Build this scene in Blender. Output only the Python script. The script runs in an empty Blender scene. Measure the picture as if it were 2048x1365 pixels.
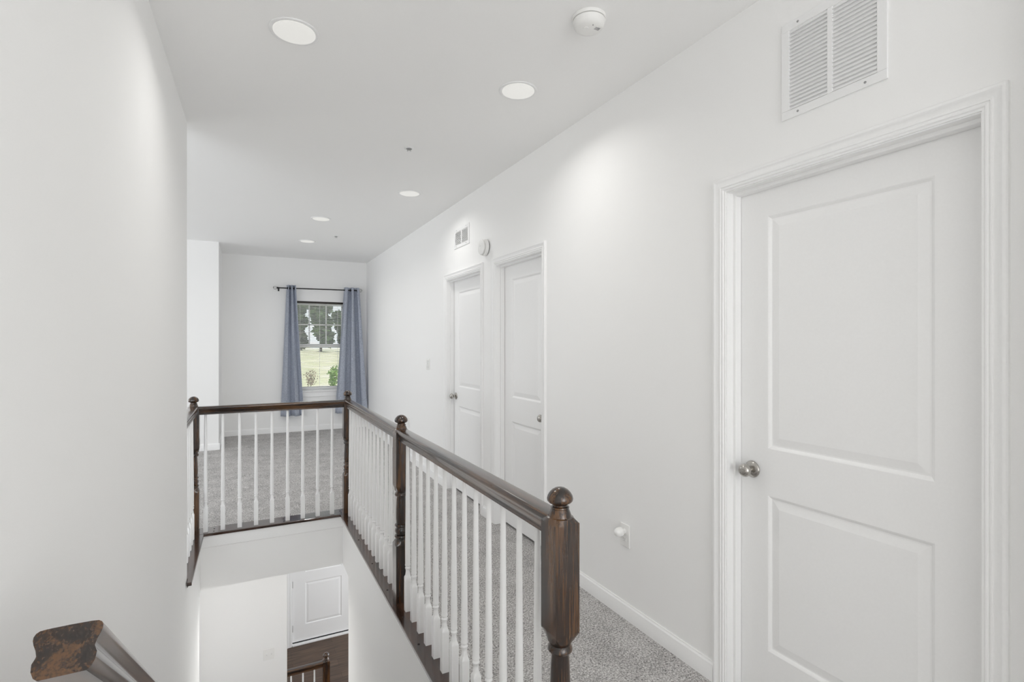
import bpy, bmesh, math, random
from mathutils import Vector, Matrix

random.seed(7)
PI = math.pi
SC = bpy.context.scene
SLAB_Z = -0.395
COL = SC.collection

# ------------------------------------------------------------------ camera
EYE = 1.42
YAW = math.atan((1024 - 492) / 1038)
cam_d = bpy.data.cameras.new('camera')
cam_d.sensor_width = 36
cam_d.lens = 1038 / 2048 * 36
cam_d.shift_y = 6.5 / 2048
cam_d.clip_start = 0.02
cam = bpy.data.objects.new('camera', cam_d)
COL.objects.link(cam)
cam.location = (0, 0, EYE)
cam.rotation_euler = (PI / 2, 0, -YAW)
SC.camera = cam

# ------------------------------------------------------------------ sky, sun, daylight, added fill, exposure
SC.view_settings.view_transform = 'Standard'
SC.view_settings.look = 'None'
SC.view_settings.gamma = 1
SC.view_settings.exposure = 0.2
SC.view_settings.use_curve_mapping = False
SC.cycles.diffuse_bounces = 10
SC.cycles.max_bounces = 16
SC.cycles.transparent_max_bounces = 24
SC.cycles.caustics_reflective = False
SC.cycles.caustics_refractive = False

w = bpy.data.worlds.new('sky')
SC.world = w
w.use_nodes = True
bg = w.node_tree.nodes['Background']
bg.inputs[0].default_value = (0.86, 0.93, 1.0, 1)
bg.inputs[1].default_value = 1.3


def lamp(name, kind, loc, rot, energy, color=(1, 1, 1), size=None, size_y=None, shape='RECTANGLE', spread=None):
    d = bpy.data.lights.new(name, kind)
    d.energy = energy
    d.color = color
    if kind == 'AREA':
        d.shape = shape
        d.size = size
        if size_y:
            d.size_y = size_y
        if spread:
            d.spread = spread
    o = bpy.data.objects.new(name, d)
    COL.objects.link(o)
    o.location = loc
    o.rotation_euler = rot
    return o


sun = lamp('sun', 'SUN', (0, -5, 20), (math.radians(38), 0, math.radians(14)), 3.2, (1.0, 0.96, 0.88))
sun.data.angle = 0.02
# area lights at unseen openings: added fill, and daylight from the loft's left side
lamp('hall_fill', 'AREA', (0.75, -2.85, 1.45), (PI / 2 + 0.35, 0, 0), 37, (1.0, 0.99, 0.97), 1.6, 2.3)  # fill light added behind the camera; no window known there
lamp('loft_fill', 'AREA', (-2.45, 2.32, 1.45), (PI / 2 + 0.25, 0, 0), 24, (0.98, 0.99, 1.0), 3.2, 2.0)  # added fill from the near loft wall to brighten the far wall
lamp('loft_side_window_daylight', 'AREA', (-4.38, 6.4, 1.45), (PI / 2 + 0.25, 0, -PI / 2), 35, (0.98, 0.99, 1.0), 2.0, 1.8)
lamp('foyer_fill', 'AREA', (3.6, 6.6, -1.9), (PI / 2, 0, PI / 2), 46, (0.98, 0.99, 1.0), 2.4, 2.2)  # added fill for the foyer and stairwell, source unseen

lamp('foyer_ceiling_fill', 'AREA', (-0.02, 4.78, SLAB_Z - 0.03), (0, 0, 0), 6.6, (1.0, 0.98, 0.95), 0.3, shape='DISK')  # hidden light added to brighten the foyer wall

# ------------------------------------------------------------------ materials


def new_mat(name):
    m = bpy.data.materials.new(name)
    m.use_nodes = True
    nt = m.node_tree
    return m, nt, nt.nodes['Principled BSDF']


def nd(nt, kind, **kw):
    n = nt.nodes.new(kind)
    for k, v in kw.items():
        setattr(n, k, v)
    return n


def ramp(nt, stops):
    r = nd(nt, 'ShaderNodeValToRGB')
    el = r.color_ramp.elements
    while len(el) < len(stops):
        el.new(0.5)
    for e, (p, c) in zip(el, stops):
        e.position = p
        e.color = (*c, 1)
    return r


def paint(name, col, rough=0.6, bump=0.0, scale=300.0, spec=0.3, coat=0.0):
    m, nt, b = new_mat(name)
    tc = nd(nt, 'ShaderNodeTexCoord')
    nz = nd(nt, 'ShaderNodeTexNoise')
    nz.inputs['Scale'].default_value = scale
    nz.inputs['Detail'].default_value = 2
    nt.links.new(tc.outputs['Object'], nz.inputs['Vector'])
    lo = tuple(c * 0.985 for c in col)
    r = ramp(nt, [(0.3, lo), (0.7, col)])
    nt.links.new(nz.outputs['Fac'], r.inputs['Fac'])
    nt.links.new(r.outputs['Color'], b.inputs['Base Color'])
    b.inputs['Roughness'].default_value = rough
    b.inputs['Specular IOR Level'].default_value = spec
    b.inputs['Coat Weight'].default_value = coat
    if bump:
        bp = nd(nt, 'ShaderNodeBump')
        bp.inputs['Strength'].default_value = bump
        bp.inputs['Distance'].default_value = 0.002
        nt.links.new(nz.outputs['Fac'], bp.inputs['Height'])
        nt.links.new(bp.outputs['Normal'], b.inputs['Normal'])
    return m


def wood(name, axis, dark=(0.008, 0.004, 0.0025), mid=(0.040, 0.018, 0.008), light=(0.110, 0.050, 0.017), rough=0.25, streak=True):
    m, nt, b = new_mat(name)
    tc = nd(nt, 'ShaderNodeTexCoord')
    oi = nd(nt, 'ShaderNodeObjectInfo')
    add = nd(nt, 'ShaderNodeVectorMath', operation='MULTIPLY_ADD')
    nt.links.new(oi.outputs['Random'], add.inputs[0])
    add.inputs[1].default_value = (3.1, 4.7, 5.3)
    nt.links.new(tc.outputs['Object'], add.inputs[2])

    def grain(across, along, detail, dist):
        mp = nd(nt, 'ShaderNodeMapping')
        sc = [across] * 3
        sc[axis] = along
        mp.inputs['Scale'].default_value = sc
        nt.links.new(add.outputs[0], mp.inputs['Vector'])
        nz = nd(nt, 'ShaderNodeTexNoise')
        nz.inputs['Scale'].default_value = 1
        nz.inputs['Detail'].default_value = detail
        nz.inputs['Distortion'].default_value = dist
        nt.links.new(mp.outputs[0], nz.inputs['Vector'])
        return nz
    fine = grain(230, 9, 5, 0.3)
    broad = grain(26, 1.8, 2, 0.7)
    mx = nd(nt, 'ShaderNodeMix', data_type='FLOAT')
    mx.inputs['Factor'].default_value = 0.55
    nt.links.new(fine.outputs['Fac'], mx.inputs[2])
    nt.links.new(broad.outputs['Fac'], mx.inputs[3])
    r = ramp(nt, [(0.41, dark), (0.50, mid), (0.60, light)])
    nt.links.new(mx.outputs[0], r.inputs['Fac'])
    nt.links.new(r.outputs['Color'], b.inputs['Base Color'])
    b.inputs['Roughness'].default_value = rough
    b.inputs['Specular IOR Level'].default_value = 0.5
    b.inputs['Coat Weight'].default_value = 0.6
    b.inputs['Coat Roughness'].default_value = 0.08 if 'plate' in name else 0.12
    b.inputs['Coat IOR'].default_value = 1.8 if 'plate' in name else 1.5
    bp = nd(nt, 'ShaderNodeBump')
    bp.inputs['Strength'].default_value = 0.12
    bp.inputs['Distance'].default_value = 0.001
    nt.links.new(fine.outputs['Fac'], bp.inputs['Height'])
    nt.links.new(bp.outputs['Normal'], b.inputs['Normal'])
    return m


def carpet_mat():
    m, nt, b = new_mat('grey_carpet')
    tc = nd(nt, 'ShaderNodeTexCoord')
    n1 = nd(nt, 'ShaderNodeTexNoise')
    n1.inputs['Scale'].default_value = 130
    n1.inputs['Detail'].default_value = 3
    n1.inputs['Roughness'].default_value = 0.65
    n1.inputs['Distortion'].default_value = 0.6
    n2 = nd(nt, 'ShaderNodeTexNoise')
    n2.inputs['Scale'].default_value = 7
    n2.inputs['Detail'].default_value = 3
    nt.links.new(tc.outputs['Object'], n1.inputs['Vector'])
    nt.links.new(tc.outputs['Object'], n2.inputs['Vector'])
    mx = nd(nt, 'ShaderNodeMix', data_type='FLOAT')
    mx.inputs['Factor'].default_value = 0.14
    nt.links.new(n1.outputs['Fac'], mx.inputs[2])
    nt.links.new(n2.outputs['Fac'], mx.inputs[3])
    r = ramp(nt, [(0.36, (0.17, 0.16, 0.155)), (0.5, (0.48, 0.465, 0.455)), (0.64, (0.78, 0.765, 0.75))])
    nt.links.new(mx.outputs[0], r.inputs['Fac'])
    nt.links.new(r.outputs['Color'], b.inputs['Base Color'])
    b.inputs['Roughness'].default_value = 0.95
    b.inputs['Specular IOR Level'].default_value = 0.1
    bp = nd(nt, 'ShaderNodeBump')
    bp.inputs['Strength'].default_value = 0.8
    bp.inputs['Distance'].default_value = 0.008
    nt.links.new(n1.outputs['Fac'], bp.inputs['Height'])
    nt.links.new(bp.outputs['Normal'], b.inputs['Normal'])
    return m


def plank_mat():
    m, nt, b = new_mat('dark_plank_floor')
    tc = nd(nt, 'ShaderNodeTexCoord')
    br = nd(nt, 'ShaderNodeTexBrick')
    br.inputs['Scale'].default_value = 1
    br.inputs['Brick Width'].default_value = 1.2
    br.inputs['Row Height'].default_value = 0.16
    br.inputs['Mortar Size'].default_value = 0.0015
    br.inputs['Color1'].default_value = (0.062, 0.036, 0.023, 1)
    br.inputs['Color2'].default_value = (0.095, 0.058, 0.038, 1)
    br.inputs['Mortar'].default_value = (0.02, 0.012, 0.008, 1)
    nt.links.new(tc.outputs['Object'], br.inputs['Vector'])
    mp = nd(nt, 'ShaderNodeMapping')
    mp.inputs['Scale'].default_value = (2, 26, 1)
    nt.links.new(tc.outputs['Object'], mp.inputs['Vector'])
    nz = nd(nt, 'ShaderNodeTexNoise')
    nz.inputs['Scale'].default_value = 1.5
    nz.inputs['Detail'].default_value = 4
    nt.links.new(mp.outputs[0], nz.inputs['Vector'])
    r = ramp(nt, [(0.3, (0.5, 0.5, 0.5)), (0.7, (1.5, 1.5, 1.5))])
    nt.links.new(nz.outputs['Fac'], r.inputs['Fac'])
    mul = nd(nt, 'ShaderNodeMix', data_type='RGBA', blend_type='MULTIPLY')
    mul.inputs['Factor'].default_value = 1
    nt.links.new(br.outputs['Color'], mul.inputs[6])
    nt.links.new(r.outputs['Color'], mul.inputs[7])
    nt.links.new(mul.outputs[2], b.inputs['Base Color'])
    b.inputs['Roughness'].default_value = 0.45
    return m


def fabric_mat():
    m, nt, b = new_mat('heather_blue_fabric')
    tc = nd(nt, 'ShaderNodeTexCoord')
    mp = nd(nt, 'ShaderNodeMapping')
    mp.inputs['Scale'].default_value = (260, 260, 120)
    nt.links.new(tc.outputs['Object'], mp.inputs['Vector'])
    nz = nd(nt, 'ShaderNodeTexNoise')
    nz.inputs['Scale'].default_value = 1
    nz.inputs['Detail'].default_value = 3
    nt.links.new(mp.outputs[0], nz.inputs['Vector'])
    r = ramp(nt, [(0.34, (0.36, 0.395, 0.47)), (0.66, (0.80, 0.84, 0.93))])
    nt.links.new(nz.outputs['Fac'], r.inputs['Fac'])
    nt.links.new(r.outputs['Color'], b.inputs['Base Color'])
    b.inputs['Roughness'].default_value = 0.9
    b.inputs['Specular IOR Level'].default_value = 0.1
    tr = nd(nt, 'ShaderNodeBsdfTranslucent')
    nt.links.new(r.outputs['Color'], tr.inputs['Color'])
    mix = nd(nt, 'ShaderNodeMixShader')
    mix.inputs[0].default_value = 0.35
    nt.links.new(b.outputs[0], mix.inputs[1])
    nt.links.new(tr.outputs[0], mix.inputs[2])
    nt.links.new(mix.outputs[0], nt.nodes['Material Output'].inputs['Surface'])
    return m


def metal(name, col, rough):
    m, nt, b = new_mat(name)
    tc = nd(nt, 'ShaderNodeTexCoord')
    nz = nd(nt, 'ShaderNodeTexNoise')
    nz.inputs['Scale'].default_value = 90
    nt.links.new(tc.outputs['Object'], nz.inputs['Vector'])
    r = ramp(nt, [(0.3, tuple(c * 0.9 for c in col)), (0.7, col)])
    nt.links.new(nz.outputs['Fac'], r.inputs['Fac'])
    nt.links.new(r.outputs['Color'], b.inputs['Base Color'])
    b.inputs['Metallic'].default_value = 1
    b.inputs['Roughness'].default_value = rough
    return m


def pane_mat():
    m, nt, b = new_mat('clear_pane')
    nt.nodes.remove(b)
    t = nd(nt, 'ShaderNodeBsdfTransparent')
    t.inputs[0].default_value = (0.96, 0.98, 0.97, 1)
    g = nd(nt, 'ShaderNodeBsdfGlossy')
    g.inputs['Roughness'].default_value = 0.02
    fr = nd(nt, 'ShaderNodeFresnel')
    fr.inputs[0].default_value = 1.45
    mx = nd(nt, 'ShaderNodeMixShader')
    nt.links.new(fr.outputs[0], mx.inputs[0])
    nt.links.new(t.outputs[0], mx.inputs[1])
    nt.links.new(g.outputs[0], mx.inputs[2])
    nt.links.new(mx.outputs[0], nt.nodes['Material Output'].inputs['Surface'])
    return m


def crystal_mat():
    m, nt, b = new_mat('clear_crystal')
    b.inputs['Transmission Weight'].default_value = 1
    b.inputs['Roughness'].default_value = 0.03
    b.inputs['IOR'].default_value = 1.5
    return m


def lens_mat():
    m, nt, b = new_mat('lit_diffuser')
    b.inputs['Base Color'].default_value = (0.5, 0.5, 0.48, 1)
    b.inputs['Emission Color'].default_value = (1.0, 0.985, 0.95, 1)
    b.inputs['Emission Strength'].default_value = 0.40
    return m


def leaf_mat(name, a, c, scale=3.0):
    m, nt, b = new_mat(name)
    tc = nd(nt, 'ShaderNodeTexCoord')
    nz = nd(nt, 'ShaderNodeTexNoise')
    nz.inputs['Scale'].default_value = scale
    nt.links.new(tc.outputs['Object'], nz.inputs['Vector'])
    r = ramp(nt, [(0.35, a), (0.65, c)])
    nt.links.new(nz.outputs['Fac'], r.inputs['Fac'])
    nt.links.new(r.outputs['Color'], b.inputs['Base Color'])
    b.inputs['Roughness'].default_value = 0.7
    return m


M_WALL = paint('white_wall_paint', (0.90, 0.898, 0.892), 0.75, 0.05, 420, 0.2)
M_CEIL = paint('white_ceiling_paint', (0.925, 0.923, 0.918), 0.85, 0.03, 380, 0.15)
M_TRIM = paint('white_trim_paint', (0.90, 0.899, 0.896), 0.38, 0, 120, 0.4)
M_PLASTIC = paint('white_plastic', (0.86, 0.855, 0.84), 0.35, 0, 90, 0.45)
M_ENAMEL = paint('white_enamel', (0.87, 0.87, 0.87), 0.3, 0, 90, 0.45)
M_SHADOWGAP = paint('gap_shade', (0.03, 0.03, 0.03), 0.8)
M_GREYP = paint('grey_plastic', (0.33, 0.33, 0.33), 0.5)
M_VENTB = paint('vent_backing', (0.50, 0.50, 0.49), 0.6)
M_BLACK = paint('black_metal', (0.012, 0.012, 0.013), 0.35)
M_HEADSHADE = paint('shaded_headrail', (0.03, 0.024, 0.018), 0.4)  # shade under the window head, put into the headrail's colour
M_RUBBER = paint('dark_weatherstrip', (0.012, 0.012, 0.012), 0.7)
M_BRICKY = paint('grey_siding', (0.5, 0.5, 0.5), 0.8)
M_WX = wood('dark_oak_crosswise', 0)
M_WY = wood('dark_oak_lengthwise', 1)
M_WZ = wood('dark_oak_upright', 2)
M_WBASE = wood('dark_oak_base_plate', 1, (0.012, 0.005, 0.003), (0.036, 0.014, 0.007), (0.07, 0.028, 0.012), 0.2)
M_WBASEX = wood('dark_oak_cross_plate', 0, (0.012, 0.005, 0.003), (0.036, 0.014, 0.007), (0.07, 0.028, 0.012), 0.12)
M_HOLE = paint('dark_screw_hole', (0.006, 0.004, 0.003), 0.6)
M_CARPET = carpet_mat()
M_PLANK = plank_mat()
M_FABRIC = fabric_mat()
M_NICKEL = metal('satin_nickel', (0.50, 0.48, 0.45), 0.22)
M_PANE = pane_mat()
M_CRYSTAL = crystal_mat()
M_LENS = lens_mat()
M_LAWN = leaf_mat('sunlit_lawn', (0.46, 0.45, 0.29), (0.66, 0.62, 0.47), 0.5)
M_LEAF = leaf_mat('tree_leaves', (0.012, 0.03, 0.01), (0.07, 0.13, 0.035), 1.2)
M_LEAF2 = leaf_mat('shrub_leaves', (0.06, 0.16, 0.02), (0.22, 0.36, 0.07), 5)
M_DRY = leaf_mat('dry_twigs', (0.12, 0.085, 0.06), (0.3, 0.22, 0.17), 6)
M_BARK = leaf_mat('tree_bark', (0.02, 0.015, 0.01), (0.06, 0.045, 0.035), 8)

# ------------------------------------------------------------------ mesh helpers


class MB:
    def __init__(self):
        self.v = []
        self.f = []

    def quad(self, a, b, c, d):
        n = len(self.v)
        self.v += [a, b, c, d]
        self.f.append((n, n + 1, n + 2, n + 3))

    def box(self, x0, x1, y0, y1, z0, z1):
        n = len(self.v)
        self.v += [(x, y, z) for z in (z0, z1) for y in (y0, y1) for x in (x0, x1)]
        for f in ((0, 2, 3, 1), (4, 5, 7, 6), (0, 1, 5, 4), (2, 6, 7, 3), (0, 4, 6, 2), (1, 3, 7, 5)):
            self.f.append(tuple(n + i for i in f))
        return self

    def prism(self, pts, z0, z1):
        """vertical prism over a ccw polygon"""
        n = len(self.v)
        k = len(pts)
        self.v += [(x, y, z0) for x, y in pts] + [(x, y, z1) for x, y in pts]
        self.f.append(tuple(range(n + k - 1, n - 1, -1)))
        self.f.append(tuple(range(n + k, n + 2 * k)))
        for i in range(k):
            j = (i + 1) % k
            self.f.append((n + i, n + j, n + k + j, n + k + i))
        return self

    def rings(self, rings, cap=True, closed=True):
        n = len(self.v)
        k = len(rings[0])
        for r in rings:
            self.v += [tuple(p) for p in r]
        for i in range(len(rings) - 1):
            for j in range(k if closed else k - 1):
                a = n + i * k + j
                b = n + i * k + (j + 1) % k
                self.f.append((a, b, b + k, a + k))
        if cap:
            self.f.append(tuple(range(n + k - 1, n - 1, -1)))
            self.f.append(tuple(range(n + (len(rings) - 1) * k, n + len(rings) * k)))
        return self

    def lathe(self, prof, axis='z', c=(0, 0, 0), seg=32):
        """prof = [(h, r)] along the axis"""
        rs = []
        for h, r in prof:
            ring = []
            for k in range(seg):
                a = 2 * PI * k / seg
                u, v = r * math.cos(a), r * math.sin(a)
                if axis == 'z':
                    p = (c[0] + u, c[1] + v, c[2] + h)
                elif axis == '-x':
                    p = (c[0] - h, c[1] + u, c[2] + v)
                elif axis == 'x':
                    p = (c[0] + h, c[1] + u, c[2] + v)
                elif axis == '-y':
                    p = (c[0] + u, c[1] - h, c[2] + v)
                elif axis == '-z':
                    p = (c[0] + u, c[1] + v, c[2] - h)
                ring.append(p)
            rs.append(ring)
        return self.rings(rs)

    def turned(self, prof, cx=0, cy=0, cz=0):
        """prof = [(z, half_square or None, R)]: square section cut by a turning radius"""
        rs = []
        for z, hs, R in prof:
            ring = []
            for k in range(48):
                a = 2 * PI * k / 48
                ca, sa = math.cos(a), math.sin(a)
                d = R
                if hs is not None:
                    d = min(hs / max(abs(ca), abs(sa)), R)
                ring.append((cx + d * ca, cy + d * sa, cz + z))
            rs.append(ring)
        return self.rings(rs)

    def build(self, name, mat, parent=None, smooth=None, bevel=0.0, loc=None):
        me = bpy.data.meshes.new(name)
        me.from_pydata(self.v, [], self.f)
        bm = bmesh.new()
        bm.from_mesh(me)
        bmesh.ops.recalc_face_normals(bm, faces=bm.faces)
        bm.to_mesh(me)
        bm.free()
        me.materials.append(mat)
        if smooth:
            for p in me.polygons:
                p.use_smooth = True
            me.set_sharp_from_angle(angle=math.radians(smooth))
        o = bpy.data.objects.new(name, me)
        COL.objects.link(o)
        if bevel:
            b = o.modifiers.new('bevel', 'BEVEL')
            b.width = bevel
            b.segments = 2
            b.limit_method = 'ANGLE'
        if parent:
            o.parent = parent
        if loc:
            o.location = loc
        return o


def tag(o, label, cat, group=None, kind=None):
    o['label'] = label
    o['category'] = cat
    if group:
        o['group'] = group
    if kind:
        o['kind'] = kind
    return o


def thing(name, loc, label, cat, group=None, kind=None):
    o = bpy.data.objects.new(name, None)
    o.empty_display_size = 0.1
    COL.objects.link(o)
    o.location = loc
    return tag(o, label, cat, group, kind)


def struct(mb, name, mat, label, cat, **kw):
    o = mb.build(name, mat, **kw)
    return tag(o, label, cat, None, 'structure')


def copy_tree(o, loc=None, parent=None):
    c = o.copy()
    COL.objects.link(c)
    c.parent = parent
    if loc is not None:
        c.location = loc
    for ch in o.children:
        copy_tree(ch, None, c)
    return c


# ------------------------------------------------------------------ plan (metres; camera stands at x=0, y=0)
W = 1.754          # right wall face
CEIL = 2.743
BACK = 8.63        # far wall face
LOW = -3.23        # lower floor
SLAB = -0.395      # underside of the upper floor
RX = 0.756         # right balustrade line
RY = 4.485         # far balustrade line
LX = -0.345        # left balustrade line
SR = 0.712         # stairwell right face
SB = 4.455         # stairwell far face
SL = -0.298        # stairwell left face
TOPY = 1.02        # head of the stairs
RISE = 0.075       # the loft carpet rises a little to the far wall


def floor_z(y):
    return 0.0 if y <= 4.7 else RISE * (y - 4.7) / (BACK - 4.7)


# ------------------------------------------------------------------ shell
f = MB()
f.box(SR, W + 0.7, -3, SB, -0.03, 0)
f.box(-0.5, SR, -3, TOPY, -0.03, 0)
f.box(-4.4, W + 0.7, SB, 4.7, -0.03, 0)
f.box(-4.4, -0.434, 2.2, 3.634, -0.03, 0)
f.box(-4.4, SL - 0.01, 3.634, SB, -0.03, 0)
n = len(f.v)
f.v += [(-4.4, 4.7, 0), (W + .7, 4.7, 0), (W + .7, BACK, RISE), (-4.4, BACK, RISE), (-4.4, 4.7, -.03), (W + .7, 4.7, -.03), (W + .7, BACK, -.03), (-4.4, BACK, -.03)]
for q in ((0, 1, 2, 3), (7, 6, 5, 4), (0, 4, 5, 1), (1, 5, 6, 2), (2, 6, 7, 3), (3, 7, 4, 0)):
    f.f.append(tuple(n + i for i in q))
struct(f, 'floor', M_CARPET, 'grey plush carpet of the upstairs hall and loft', 'floor')

s = MB()
s.box(SR, 4.2, -3, SB, SLAB, -0.03)
s.box(-0.5, SR, -3, TOPY - 0.02, SLAB, -0.03)
s.box(-4.4, 4.2, SB, BACK, SLAB, -0.03)
s.box(-0.435, SL, 4.34, SB, SLAB, -0.031)
struct(s, 'ceiling.001', M_WALL, 'white drywall floor edge and foyer ceiling under the loft', 'ceiling')

struct(MB().box(-4.5, W + 0.8, -3.1, BACK + 0.2, CEIL, CEIL + 0.12), 'ceiling', M_CEIL, 'flat white ceiling over the upstairs hall', 'ceiling')

# right wall with three door openings
OPEN = [(0.665, 1.490), (2.985, 3.695), (4.000, 4.820)]
HEAD = 2.040
rw = MB()
y0 = -3.0
for a, b in OPEN:
    rw.box(W, W + 0.115, y0, a - 0.018, 0, CEIL)
    rw.box(W, W + 0.115, a - 0.018, b + 0.018, HEAD + 0.018, CEIL)
    y0 = b + 0.018
rw.box(W, W + 0.115, y0, BACK + 0.15, 0, CEIL)
struct(rw, 'wall_right', M_WALL, 'long white hall wall on the right holding three doors', 'wall')

struct(MB().box(1.672, W + 0.02, -3.0, 0.525, 0, CEIL), 'wall_added_shade', M_WALL, 'unseen white wall corner added to shade right of the near door casing', 'wall')  # corner added out of view to darken the strip beside the casing

# left wall: full height beside the stairs, ends at the left balustrade
lw = MB()
lw.prism([(-0.421, -3.0), (-0.3565, TOPY), (-0.3565, TOPY + .001), (-0.54, TOPY), (-0.54, -3.0)], -0.03, CEIL)
lw.prism([(-0.3565, TOPY), (-0.313, 3.634), (-0.435, 3.634), (-0.435, TOPY)], LOW, CEIL)
struct(lw, 'wall_left', M_WALL, 'near white wall filling the left of the view', 'wall')
lw = MB()
lw.prism([(-0.313, 3.634), (-0.300, 4.34), (-0.435, 4.34), (-0.435, 3.634)], LOW, -0.031)
lw.box(-0.52, -0.42, 4.34, 6.2, LOW, SLAB)
struct(lw, 'wall_stair_left', M_WALL, 'white stairwell wall below floor level on the left', 'wall')

# far wall with the window opening
WX0, WX1, WZ0, WZ1 = 0.595, 1.435, 0.700, 2.090
bw = MB()
bw.box(-4.5, WX0, BACK, BACK + 0.15, 0, CEIL)
bw.box(WX1, W, BACK, BACK + 0.15, 0, CEIL)
bw.box(WX0, WX1, BACK, BACK + 0.15, 0, WZ0)
bw.box(WX0, WX1, BACK, BACK + 0.15, WZ1, CEIL)
struct(bw, 'wall_back', M_WALL, 'white far wall around the curtained window', 'wall')
struct(MB().box(-4.4, -0.314, 7.70, BACK, 0, CEIL), 'wall_bump', M_WALL, 'white wall projection left of the far wall', 'wall')
# loft and hall surfaces outside the view that hold the openings for daylight and added fill
lf = MB()
lf.box(-4.5, -4.4, 2.1, 5.3, 0, CEIL)
lf.box(-4.5, -4.4, 7.5, BACK, 0, CEIL)
lf.box(-4.5, -4.4, 5.3, 7.5, 0, 0.5)
lf.box(-4.5, -4.4, 5.3, 7.5, 2.4, CEIL)
lf.box(-4.4, -4.1, 2.1, 2.2, 0, CEIL)
lf.box(-0.8, -0.435, 2.1, 2.2, 0, CEIL)
lf.box(-4.1, -0.8, 2.1, 2.2, 0, 0.4)
lf.box(-4.1, -0.8, 2.1, 2.2, 2.5, CEIL)
struct(lf, 'wall_loft', M_WALL, 'white loft walls beyond the left edge of the view', 'wall')
rr = MB()
rr.box(-0.56, -0.3, -3.1, -3.0, 0, CEIL)
rr.box(1.7, W + 0.12, -3.1, -3.0, 0, CEIL)
rr.box(-0.3, 1.7, -3.1, -3.0, 0, 0.25)
rr.box(-0.3, 1.7, -3.1, -3.0, 2.65, CEIL)
rr.box(W + 0.115, W + 0.8, -3.1, -3.0, 0, CEIL)
rr.box(W + 0.7, W + 0.8, -3.0, BACK + .15, 0, CEIL)
rr.box(W + 0.115, W + 0.7, BACK, BACK + .15, 0, CEIL)
struct(rr, 'wall_rear', M_WALL, 'white hall end wall behind the viewer', 'wall')

# lower storey
struct(MB().box(-0.6, 4.2, 0.6, BACK + .1, LOW - 0.05, LOW), 'floor.001', M_PLANK, 'dark brown plank floor of the foyer downstairs', 'floor')
sr = MB()
sr.box(SR, SR + 0.115, TOPY - .02, 4.19, LOW, SLAB)
struct(sr, 'wall_stair_right', M_WALL, 'white stairwell wall below the right balustrade', 'wall')
struct(MB().box(-0.52, 0.4015, 6.2, 6.47, LOW, SLAB), 'wall_foyer', M_WALL, 'white foyer wall seen down the stairwell with a switch', 'wall')
DX0, DX1 = 0.634, 1.556
lb = MB()
lb.box(-0.6, DX0 - .02, BACK, BACK + 0.14, LOW, SLAB)
lb.box(DX1 + .02, 4.2, BACK, BACK + 0.14, LOW, SLAB)
lb.box(DX0 - .02, DX1 + .02, BACK, BACK + 0.14, LOW + 2.08, SLAB)
struct(lb, 'wall_entry', M_WALL, 'white entry wall around the front door downstairs', 'wall')
lo = MB()
lo.box(4.1, 4.2, 0.6, 5.2, LOW, SLAB)
lo.box(4.1, 4.2, 8.0, BACK, LOW, SLAB)
lo.box(-0.6, 4.2, 0.5, 0.6, LOW, SLAB)
lo.box(-0.7, -0.6, 0.5, BACK, LOW, SLAB)
lo.box(SR + 0.115, 4.2, 4.19 - 0.115, 4.19, LOW, SLAB)
struct(lo, 'wall_lower', M_WALL, 'white lower storey walls hidden from the view', 'wall')
# the stairs
st = MB()
NR = 17
rise = -LOW / NR
for i in range(1, NR):
    z = -rise * i
    ya = TOPY + 0.254 * (i - 1)
    st.box(SL, SR, ya, ya + 0.254 + 0.025, max(LOW, z - 0.22), z)
struct(st, 'stairs', M_CARPET, 'grey carpeted stair flight descending in the stairwell', 'stairs')

# ------------------------------------------------------------------ trim


def extrude_profile(mb, prof, p0, p1, normal, z):
    """prof = [(thickness, height)] swept from p0 to p1 in plan"""
    rs = []
    for (x, y), zz in ((p0, z[0]), (p1, z[1])):
        rs.append([(x + normal[0] * t, y + normal[1] * t, zz + h) for t, h in prof])
    mb.rings(rs)


BASE = [(0, 0), (0.014, 0), (0.014, 0.058), (0.011, 0.066), (0.011, 0.070), (0.006, 0.077), (0.005, 0.083), (0, 0.083)]
br = MB()
CW = 0.062
for a, b in ((0.525, OPEN[0][0] - CW), (OPEN[0][1] + CW, OPEN[1][0] - CW), (OPEN[1][1] + CW, OPEN[2][0] - CW), (OPEN[2][1] + CW, BACK)):
    if a < 4.7 < b:
        extrude_profile(br, BASE, (W, a), (W, 4.7), (-1, 0), (0, 0))
        a = 4.7
    extrude_profile(br, BASE, (W, a), (W, b), (-1, 0), (floor_z(a), floor_z(b)))
struct(br, 'baseboard_right', M_TRIM, 'white baseboard along the right hall wall', 'baseboard', smooth=25)
bb = MB()
extrude_profile(bb, BASE, (-0.314, BACK), (W - 0.014, BACK), (0, -1), (RISE, RISE))
struct(bb, 'baseboard_back', M_TRIM, 'white baseboard under the curtained window', 'baseboard', smooth=25)
bb = MB()
fz = floor_z(7.7)
extrude_profile(bb, BASE, (-4.4, 7.70), (-0.300, 7.70), (0, -1), (fz, fz))
extrude_profile(bb, BASE, (-0.314, 7.687), (-0.314, BACK), (1, 0), (fz, RISE))
struct(bb, 'baseboard_bump', M_TRIM, 'white baseboard around the wall projection', 'baseboard', smooth=25)

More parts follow.
